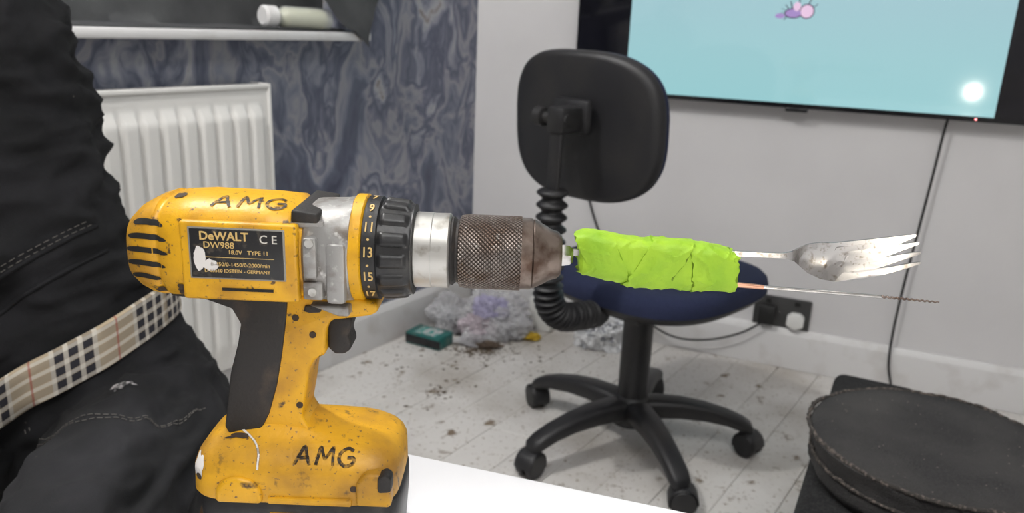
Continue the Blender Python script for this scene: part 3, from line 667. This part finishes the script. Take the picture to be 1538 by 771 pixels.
tube("twist", [V((.235 + .0375 * i / 60, .476 + .0004 * cos(i * 1.2), .8435 - .0022 * i / 60 + .0004 * sin(i * 1.2))) for i in range(61)], lambda t: .0008 - .0003 * t, M_chk2, rod, 6, 2)

# ------------------------------------------------------------------ seated person
pe = empty("seated_person", (-.60, .95, 0))
def secs_tube(P, Rr, n=20):
    path = catmull(P, 6); k = len(Rr) - 1
    def rf(t):
        q = t * k; i = min(int(q), k - 1); return Rr[i] + (Rr[i + 1] - Rr[i]) * (q - i)
    return loft("", tube_rings(path, rf, n), make=False)
av, af = [], []
def add(vf):
    b = len(av); av.extend(vf[0]); af.extend([tuple(b + i for i in f) for f in vf[1]])
edge = [(.42, -.375, .15), (.455, -.362, .175), (.50, -.380, .180), (.55, -.412, .178), (.60, -.442, .172), (.66, -.472, .165), (.72, -.496, .160), (.78, -.512, .16), (.86, -.526, .17), (.94, -.538, .175), (1.0, -.550, .17), (1.03, -.575, .13), (1.055, -.62, .07), (1.09, -.625, .055), (1.13, -.625, .055)]
rings = []
for z, xe, rx in edge:
    ry = .125 if z < 1.0 else (.11 if z < 1.04 else .06 if z < 1.06 else .055)
    rings.append(sring(V((xe - rx, .95, z)), X1, Y1, rx, ry, 2.5, 40))
add(loft("", rings, make=False))
add(secs_tube([(-.588, .95, .985), (-.580, .94, .88), (-.562, .925, .785), (-.61, .85, .735), (-.70, .765, .67)], [.056, .056, .054, .052, .036]))
add(secs_tube([(-.83, .95, .985), (-.87, .94, .88), (-.88, .92, .77), (-.86, .82, .70), (-.82, .75, .66)], [.056, .056, .053, .050, .036]))
for sx, kx in ((-.46, -.40), (-.66, -.70)):
    add(secs_tube([(sx, .95, .475), (sx + (kx - sx) * .4, .80, .485), (kx, .60, .490), (kx, .525, .470), (kx, .50, .36), (kx, .51, .20), (kx, .53, .085)], [.098, .092, .078, .070, .062, .056, .052, .056]))
bodyo = mk("clothed_body", av, af, M_jean, pe)
rm = bodyo.modifiers.new("rm", 'REMESH'); rm.mode = 'VOXEL'; rm.voxel_size = .0060
sm_ = bodyo.modifiers.new("sm", 'SMOOTH'); sm_.factor = .6; sm_.iterations = 10
me = bpy.data.meshes.new_from_object(bodyo.evaluated_get(bpy.context.evaluated_depsgraph_get()))
bodyo.modifiers.clear(); bodyo.data = me
nrm = [v.normal.copy() for v in me.vertices]
for v, nn in zip(me.vertices, nrm):
    p = v.co; q = V((p.x * 7 + p.z * 3, p.y * 7, p.z * 13))
    w = .012 * noise.noise(q) + .0090 * (1 - abs(noise.noise(V((p.x * 9 + p.z * 14, p.y * 9, p.z * 22 - p.x * 9)))) * 3) + .0050 * (1 - 2.5 * abs(noise.noise(V((p.x * 20 - p.z * 30, p.y * 20, p.z * 40)))))
    amp = .3 if abs(p.z - (.632 + .52 * (p.x + .44))) < .05 and p.y > .7 and p.z > .5 else .85
    v.co = p + nn * (w * amp)
me.shade_smooth()
me.materials.clear(); me.materials.append(M_jean)
pb = bvh_of(bodyo)
KB, XB, ZB = .50, .440, .640
def waist_r(phi, dz):
    x_c, y_c = -.610, .95; d = V((cos(phi), -sin(phi), 0)); r_ = .13; z = .6
    for it in range(4):
        z = ZB + KB * (x_c + r_ * cos(phi) + XB) + dz
        h = pb.ray_cast(V((x_c, y_c, z)) + d * .35, -d)
        if h[0] is None: break
        r_ = (h[0] - V((x_c, y_c, z))).dot(d)
    return r_
vs = []; fs = []; uvs = []; N = 120; prevp = None; ln = 0
rad_ = [max(waist_r(2 * pi * i / N, dz) for dz in (-.026, 0, .026)) for i in range(N)]
rad_ = [max(rad_[(i + j) % N] for j in range(-3, 4)) for i in range(N)]
rad_ = [sum(rad_[(i + j) % N] for j in range(-4, 5)) / 9 for i in range(N)]
for i in range(N + 1):
    phi = 2 * pi * i / N; rr_ = rad_[i % N]; d = V((cos(phi), -sin(phi), 0)); row = []
    for k, dz in enumerate((-.028, -.026, -.013, 0, .013, .026, .028)):
        off = .002 if k in (0, 6) else .0055
        x = -.610 + rr_ * cos(phi)
        p = V((-.610, .95, ZB + KB * (x + XB) - .006 * sin(phi) + dz)) + d * (rr_ + off + .0015 * noise.noise(V((phi * 4, dz * 40, 0))))
        if k == 3:
            if prevp is not None: ln += (p - prevp).length
            prevp = p
        row.append((p, dz + .028))
    for p, w in row: vs.append(p); uvs.append((ln, w))
for i in range(N):
    for k in range(6): fs.append((i * 7 + k, (i + 1) * 7 + k, (i + 1) * 7 + k + 1, i * 7 + k + 1))
belt = mk("plaid_belt", vs, fs, M_plaid, pe, 60, uvs)
so = belt.modifiers.new("th", 'SOLIDIFY'); so.thickness = .003; so.offset = -1
def surfpath(pts, d, start, sub):
    d = V(d); hit = []
    for p in catmull([start(a, b_) for a, b_ in pts], sub):
        h = pb.ray_cast(p, d)
        if h[0] is not None: hit.append(h[0] - d * .0008)
    return hit
FRONT = ((0, 1, 0), lambda a, z: V((a, .60, z))); TOP = ((0, 0, -1), lambda a, y: V((a, y, .60)))
def stitch(name, pts, mode=FRONT, dash=.005, gap=.0025, m=M_stitch, r=.0006):
    hit = surfpath(pts, mode[0], mode[1], 40)
    vs_, fs_ = [], []; seg = []; acc = 0; on = True
    for a, b_ in zip(hit[:-1], hit[1:]):
        l = (b_ - a).length
        if l > .02: seg = []; continue
        acc += l
        if on: seg.append(b_)
        if on and acc > dash:
            if len(seg) > 1:
                v_, f_ = loft("", tube_rings(seg, r, 5), make=False); k = len(vs_); vs_ += v_; fs_ += [tuple(k + i for i in f) for f in f_]
            seg = []; on = False; acc = 0
        elif not on and acc > gap: on = True; acc = 0; seg = [b_]
    if vs_: mk(name, vs_, fs_, m, pe)
def seam(name, pts, mode=FRONT, r=.0016):
    hit = []
    for h in surfpath(pts, mode[0], mode[1], 20):
        if not hit or (h - hit[-1]).length < .03: hit.append(h)
    if len(hit) > 3: tube(name, hit, r, M_jean, pe, 8, 1)
hem = [(-.64, .655), (-.595, .692), (-.56, .722), (-.52, .748), (-.488, .764)]
for k, dz in enumerate((0, -.006)): stitch("hem_stitch_%d" % k, [(a, z + dz) for a, z in hem])
seam("hem_seam", [(a, z - .010) for a, z in hem], r=.003)
seam("hem_seam_low", [(a, z - .045) for a, z in hem], r=.003)
pk = [(-.565, .825), (-.543, .80), (-.50, .762), (-.45, .742), (-.40, .752), (-.372, .800), (-.362, .850)]
for k, dz in enumerate((0, .007)): stitch("pocket_stitch_%d" % k, [(a, z + dz) for a, z in pk], TOP)
seam("pocket_edge", [(a, z + .013) for a, z in pk], TOP, r=.0028)
stitch("side_stitch", [(-.62, .95), (-.60, .88), (-.60, .80), (-.61, .77)])
phl = radians(85); lr = rad_[int(85 / 360 * N)]
lx = -.610 + lr * cos(phl); lyy = .95 - lr * sin(phl); lz = ZB + KB * (lx + XB) - .006
lo = box("belt_loop", (-.009, -.003, -.048), (.009, .002, .040), M_jean, pe, .002)
lo.data.transform(Matrix.Translation(V((lx, lyy - .009, lz))) @ Matrix.Rotation(radians(-22), 4, 'Y'))
M_st1 = mat("stain_pale", (.42, .40, .40), .9, n1=(200, (.06, .06, .06), .45, .55)); M_st2 = mat("stain_ochre", (.28, .19, .06), .9, n1=(200, (.06, .06, .06), .45, .55))
for k, (x, y, rx, rz) in enumerate([(-.445, .835, .009, .010), (-.437, .845, .006, .005)]):
    o_ = blob("paint_stain_%d" % k, (x, y, .56), rx, rz, pb, (0, .6, -.8), M_st1, pe, k * 3 + 1, rough=.6, eps=.001)
for k, (x, z, rx, rz) in enumerate([(-.575, .88, .005, .004), (-.59, .82, .002, .004)]):
    blob("ochre_stain_%d" % k, (x, .75, z), rx, rz, pb, (0, 1, 0), M_st2, pe, k * 3 + 1, rough=.6, eps=.001)
hc = V((-.625, .935, 1.215)); rings = []
for i in range(25):
    t = pi * i / 24; z = -.118 * cos(t); r = sin(t)
    o_ = []
    for p in sring(V((0, 0, 0)), X1, Y1, .074 * r + .002, .092 * r + .002, 2.2, 40):
        x, y = p.x, p.y; jaw = 1 - .28 * sm((-z - .02) / .09); x *= jaw
        if y < 0:
            y *= 1 - .10 * sm((-z - .08) / .04)
            nose = math.exp(-(x / .013) ** 2) * math.exp(-((z + .022) / .020) ** 2) * .026
            brow = math.exp(-((z - .018) / .01) ** 2) * .005
            eye = -(math.exp(-((abs(x) - .032) / .014) ** 2) * math.exp(-((z - .002) / .011) ** 2)) * .010
            lip = math.exp(-(x / .024) ** 2) * (math.exp(-((z + .058) / .005) ** 2) + math.exp(-((z + .072) / .006) ** 2)) * .006
            chin = math.exp(-(x / .02) ** 2) * math.exp(-((z + .100) / .012) ** 2) * .008
            y -= nose + brow + eye + lip + chin
        o_.append(hc + V((x, y, z)))
    rings.append(o_)
loft("head", rings, M_skin, pe, True, 80)
tube("neck", [V((-.622, .955, 1.06)), V((-.624, .952, 1.11)), V((-.625, .950, 1.16))], .052, M_skin, pe, 24)
hr = []
for i in range(14):
    t = pi * (.34 + .66 * i / 13); z = -.127 * cos(t); r = sin(t)
    hr.append([hc + V((p.x, p.y + .018, z + .006)) for p in sring(V((0, 0, 0)), X1, Y1, .081 * r + .001, .092 * r + .001, 2.2, 36)])
loft("hair", hr, M_hair, pe, True, 80)
for sg in (-1, 1):
    lathe("eyeball_%d" % (sg + 1), [(-.009, .002), (-.006, .008), (0, .011), (.006, .008), (.009, .002)], hc + V((sg * .032, -.070, .002)), (0, 1, 0), M_eyew, pe, 20)
    lathe("iris_%d" % (sg + 1), [(0, .005), (.001, .004)], hc + V((sg * .032, -.0785, .002)), (0, -1, 0), M_hair, pe, 16)
    loft("ear_%d" % (sg + 1), [sring(hc + V((sg * (.070 + .006 * q), .008 + .003 * q, -.005)), Y1, UP, .014 + .005 * q, .026 + .007 * q, 2, 16) for q in (0, 1, 2)], M_skin, pe)
def hand(name, w, fwd, side, up):
    P = lambda a, b_, c: w + fwd * a + side * b_ + up * c
    loft(name + "_palm", [sring(P(a, 0, 0), side, up, ww, hh, 2.6, 20) for a, ww, hh in [(-.02, .026, .020), (.0, .028, .018), (.03, .037, .016), (.06, .041, .014), (.082, .040, .012), (.088, .030, .007)]], M_skin, pe)
    for k, (b_, ln_) in enumerate([(-.030, .068), (-.010, .078), (.011, .073), (.031, .058)]):
        tube(name + "_finger_%d" % (k + 1), [P(.070, b_, 0), P(.084 + ln_ * .42, b_, .004), P(.084 + ln_ * .72, b_, -.012), P(.084 + ln_ * .86, b_, -.032)], lambda t: .0088 - .0022 * t, M_skin, pe, 12, 6)
    tube(name + "_thumb", [P(.015, -.026, -.004), P(.040, -.048, -.010), P(.068, -.054, -.016), P(.088, -.048, -.020)], lambda t: .0115 - .0035 * t, M_skin, pe, 12, 6)
hand("hand_a", V((-.715, .757, .660)), V((-.45, -.75, -.45)).normalized(), V((.86, -.51, 0)), V((-.25, -.35, .9)).normalized())
hand("hand_b", V((-.815, .742, .655)), V((.25, -.85, -.45)).normalized(), V((-.96, -.28, 0)), V((.1, -.45, .88)).normalized())
for sg, kx in enumerate((-.40, -.70)):
    loft("shoe_%d" % sg, [sring(V((kx, y, z)), X1, UP, a, b_, 2.6, 24) for y, z, a, b_ in [(.60, .045, .028, .038), (.58, .048, .038, .046), (.52, .050, .042, .048), (.45, .042, .046, .040), (.38, .034, .048, .032), (.33, .028, .040, .026), (.315, .025, .022, .018)]], M_blk, pe)
st = empty("wooden_stool", (-.57, 1.0, 0))
lathe("seat", [(.335, .15), (.340, .16), (.362, .16), (.367, .15)], (-.57, 1.0, 0), UP, M_wood, st, 48)
for k in range(4):
    a = radians(45 + 90 * k); tube("leg_%d" % k, [V((-.57 + .11 * cos(a), 1.0 + .11 * sin(a), .338)), V((-.57 + .17 * cos(a), 1.0 + .17 * sin(a), 0.0))], .014, M_wood, st, 12, 2)

# ------------------------------------------------------------------ carpeted wedge box + round cushion
cb = V((.682, 1.512, 0)); e1 = V((-.45, -.89, 0)).normalized(); e2 = V((.89, -.45, 0)).normalized()
cbx = slab("carpeted_speaker_box", [(0, 0), (0, .148), (.16, .34), (.70, .34), (.70, 0)], 0, .340, M_carpet, None, .020, 4, frame=lambda a, y, b_: cb + e1 * a + e2 * b_ + UP * y)
cu = empty("round_cushion", (.659, 1.078, .34)); cuc = V((.659, 1.078, 0))
def wob(x, a): return .0045 * noise.noise(V((cos(a) * 3, sin(a) * 3, x * 30))) + .0015 * noise.noise(V((cos(a) * 14, sin(a) * 14, x * 60)))
lathe("cushion_body", [(.342, .160), (.345, .172), (.360, .180), (.378, .178), (.384, .1765), (.402, .182), (.414, .184), (.4175, .180), (.4190, .150), (.4195, .10), (.4185, .05), (.4180, .002)], cuc, UP, M_cush, cu, 160, True, wob, 60)
def ringtube(name, r, z, rad, m, wav=.0018):
    P = [cuc + V((cos(t) * (r + wob(z, t) + wav * noise.noise(V((cos(t) * 9, sin(t) * 9, z * 50)))), sin(t) * (r + wob(z, t) + wav * noise.noise(V((cos(t) * 9, sin(t) * 9, 7)))), z + wav * noise.noise(V((sin(t) * 12, cos(t) * 12, 3))))) for t in [2 * pi * i / 240 for i in range(240)]]
    rings = []
    for i, p in enumerate(P):
        T = (P[(i + 1) % 240] - P[i - 1]).normalized(); N = UP.cross(T).normalized()
        rr_ = rad * (1 + .6 * noise.noise(p * 190)); rings.append([p + (N * cos(2 * pi * k / 8) + UP * sin(2 * pi * k / 8)) * rr_ for k in range(8)])
    loft(name, rings, m, cu, False, 60, True)
ringtube("piping_top", .1835, .4165, .0034, M_pipe); ringtube("seam_mid", .180, .381, .0026, M_pipe)
vs = []; fs = []
for i in range(150):
    a = random.uniform(0, 2 * pi); r = .175 * sqrt(random.random()); s = random.choice([.0003, .0004, .0006, .0011]); c = cuc + V((r * cos(a), r * sin(a), .4196)); b0 = len(vs)
    vs += [c + V((s, 0, 0)), c + V((-s, s * .5, 0)), c + V((0, -s, 0)), c + V((0, 0, s))]; fs += [(b0, b0 + 1, b0 + 2), (b0, b0 + 1, b0 + 3), (b0 + 1, b0 + 2, b0 + 3), (b0, b0 + 2, b0 + 3)]
mk("lint", vs, fs, mat("lint", (.25, .22, .19), .9), cu)

# ------------------------------------------------------------------ rubbish in the corner
def crumple(name, c, sc, m, seed, parent=None, amp=.45):
    bm = bmesh.new(); bmesh.ops.create_icosphere(bm, subdivisions=5, radius=1)
    for v in bm.verts:
        p = v.co.copy(); q = p * 1.6 + V((seed, seed * .3, 0))
        w = 1 + amp * noise.noise(q) + .22 * (1 - 2.6 * abs(noise.noise(q * 2.1))) + .15 * (1 - 3 * abs(noise.noise(q * 4.3))) + .05 * (1 - 3 * abs(noise.noise(q * 9)))
        v.co = V((p.x * sc[0] * w, p.y * sc[1] * w, p.z * sc[2] * w)) + V(c)
        v.co.z = max(v.co.z, .002)
    me = bpy.data.meshes.new(name); bm.to_mesh(me); bm.free(); me.materials.append(m)
    me.shade_smooth(); me.set_sharp_from_angle(angle=radians(22))
    o = bpy.data.objects.new(name, me); COL.objects.link(o); parent_to(o, parent); return o
pile = empty("plastic_bag_pile", (-.10, 2.45, 0))
crumple("bag_large", (-.045, 2.465, .062), (.090, .070, .074), M_bag, 2, pile)
crumple("bag_inner", (-.040, 2.480, .050), (.060, .046, .050), M_bagw, 52, pile)
crumple("bag_front", (-.095, 2.430, .040), (.050, .036, .042), M_bagp, 77, pile)
crumple("bag_small", (-.205, 2.490, .055), (.054, .040, .056), M_bag, 9, pile)
crumple("bag_small_inner", (-.205, 2.492, .040), (.034, .028, .036), M_bagw, 19, pile)
crumple("bag_lilac", (-.065, 2.430, .108), (.046, .030, .036), M_bagl, 5, pile)
crumple("bag_right", (.015, 2.440, .035), (.040, .034, .036), M_bag, 37, pile)
crumple("wrapper_clear", (-.110, 2.375, .014), (.050, .036, .014), M_bag, 14, pile)
crumple("wrapper_grey", (-.140, 2.460, .030), (.040, .035, .028), mat("grey_wrapper", (.16, .15, .16), .4), 61, pile)
crumple("wrapper_dark", (-.070, 2.350, .010), (.034, .022, .009), mat("brown_wrapper", (.10, .07, .05), .6), 71, pile)
lathe("bottle", [(0, .004), (.003, .016), (.07, .017), (.085, .009), (.10, .008)], (-.150, 2.405, .018), (.8, .5, .05), M_bagw, pile, 24)
lathe("bottle_cap", [(.10, .010), (.112, .010)], (-.150, 2.405, .018), (.8, .5, .05), M_bagl, pile, 24)
wb = crumple("white_carrier_bag", (.300, 2.395, .070), (.080, .052, .076), M_bagw, 21)
wbb = bvh_of(wb)
text("bag_print", "ARCTIC", .028, (.305, 2.28, .088), Matrix.Rotation(-.15, 3, 'Y') @ RX90, M_bluei, wb, target=wbb, dirv=(0, 1, 0))
text("bag_print_b", "ICE", .030, (.315, 2.28, .052), RX90, M_bluei, wb, target=wbb, dirv=(0, 1, 0))
cbf = lambda a, y, z: V((-.255, 2.365, 0)) + V((cos(-.5), sin(-.5), 0)) * a + V((-sin(-.5), cos(-.5), 0)) * y + UP * z
tc_ = empty("teal_carton", (-.255, 2.365, 0))
box("carton", (-.065, -.040, .002), (.065, .040, .040), M_teal, tc_, .002, cbf)
box("carton_edge", (-.066, -.041, .006), (.066, -.036, .033), M_tv, tc_, .001, cbf)
box("carton_print", (-.04, -.028, .0400), (.04, .028, .0406), mat("carton_print", (.05, .30, .27), .4, n1=(60, (.5, .5, .5), .48, .53)), tc_, 0, cbf)
box("carton_end", (-.067, -.039, .004), (-.060, .039, .038), M_card, tc_, .001, cbf)
wbx = lambda a, y, z: V((.105, 2.545, 0)) + R * a - nR * y + UP * z
box("white_carton", (-.03, -.03, .001), (.05, .02, .110), M_plugw, None, .002, wbx)
crumple("yellow_wrapper", (.075, 2.430, .012), (.026, .016, .011), M_yc, 41)
vs = []; fs = []
def chip(c, s):
    b0 = len(vs); k = random.randint(4, 6); t0 = random.random() * 6; pr = [s * random.uniform(.35, 1.25) for _ in range(k)]
    for i in range(k): vs.append(V(c) + V((cos(t0 + 2 * pi * i / k) * pr[i], sin(t0 + 2 * pi * i / k) * pr[i] * .7, 0)))
    vs.append(V(c) + V((0, 0, s * .35)))
    for i in range(k): fs.append((b0 + i, b0 + (i + 1) % k, b0 + k))
for i in range(700):
    sx = random.choice([.04, .08, .2]); x = random.gauss(-.10, sx); y = random.gauss(2.33, sx * .6)
    p = V((x, y, 0))
    if (p - C0).dot(nL) > .03 and (p - C0).dot(nR) > .03: chip((x, y, .0005), random.choice([.001, .0015, .002, .003, .005, .008]))
for i in range(200):
    a = random.uniform(.1, 2.2); b_ = random.uniform(.05, 2.6); p = C0 + L * a + R * b_; chip((p.x, p.y, .0005), random.choice([.0007, .001, .002]))
for i in range(60): chip((random.gauss(-.19, .02), random.gauss(2.0, .03), .0005), random.choice([.0015, .003, .006]))
mk("floor_debris", vs, fs, M_deb)

# ------------------------------------------------------------------ lights
cl = empty("ceiling_lamp", (-.80, 1.0, H))
lathe("rose", [(0, .045), (.012, .045), (.02, .02)], (-.80, 1.0, H - .001), (0, 0, -1), M_trim, cl, 32)
tube("flex", [V((-.80, 1.0, H)), V((-.80, 1.0, H - .10))], .003, M_trim, cl, 8, 2)
lathe("bulb_holder", [(0, .012), (.04, .016), (.045, .012)], (-.80, 1.0, H - .09), (0, 0, -1), M_trim, cl, 24)
def light(name, kind, loc, e, col=(1, 1, 1), size=.1, rot=(0, 0, 0), parent=None):
    l = bpy.data.lights.new(name, kind); l.energy = e; l.color = col
    if kind == 'AREA': l.size = size
    else: l.shadow_soft_size = size
    o = bpy.data.objects.new(name, l); o.location = loc; o.rotation_euler = rot; COL.objects.link(o); parent_to(o, parent); return o
light("bulb_light", 'POINT', (-.80, 1.0, H - .19), 54, (1, .98, .95), .045, parent=cl)
light("added_fill_light", 'AREA', (.25, -.35, H - .02), 24, (1, .99, .98), .8)  # added soft fill for the drill's camera side, not a fixture of the room
w = bpy.data.worlds.new("World"); bpy.context.scene.world = w; w.use_nodes = True
w.node_tree.nodes["Background"].inputs[0].default_value = (.02, .025, .04, 1)

# ------------------------------------------------------------------ camera
cd = bpy.data.cameras.new("camera"); cam = bpy.data.objects.new("camera", cd); COL.objects.link(cam)
cd.sensor_width = 36; cd.lens = 36 * 1184 / 1538; cd.clip_start = .01
th = radians(16.4); rl = math.atan(.042)
right0 = V((1, 0, 0)); up0 = V((0, sin(th), cos(th)))
rgt = right0 * cos(rl) + up0 * sin(rl); upv = up0 * cos(rl) - right0 * sin(rl); bk = rgt.cross(upv)
Mc = Matrix((rgt, upv, bk)).transposed().to_4x4(); Mc.translation = V((0, 0, 1)); cam.matrix_world = Mc
cd.dof.use_dof = True; cd.dof.focus_distance = .52; cd.dof.aperture_fstop = 11
bpy.context.scene.camera = cam
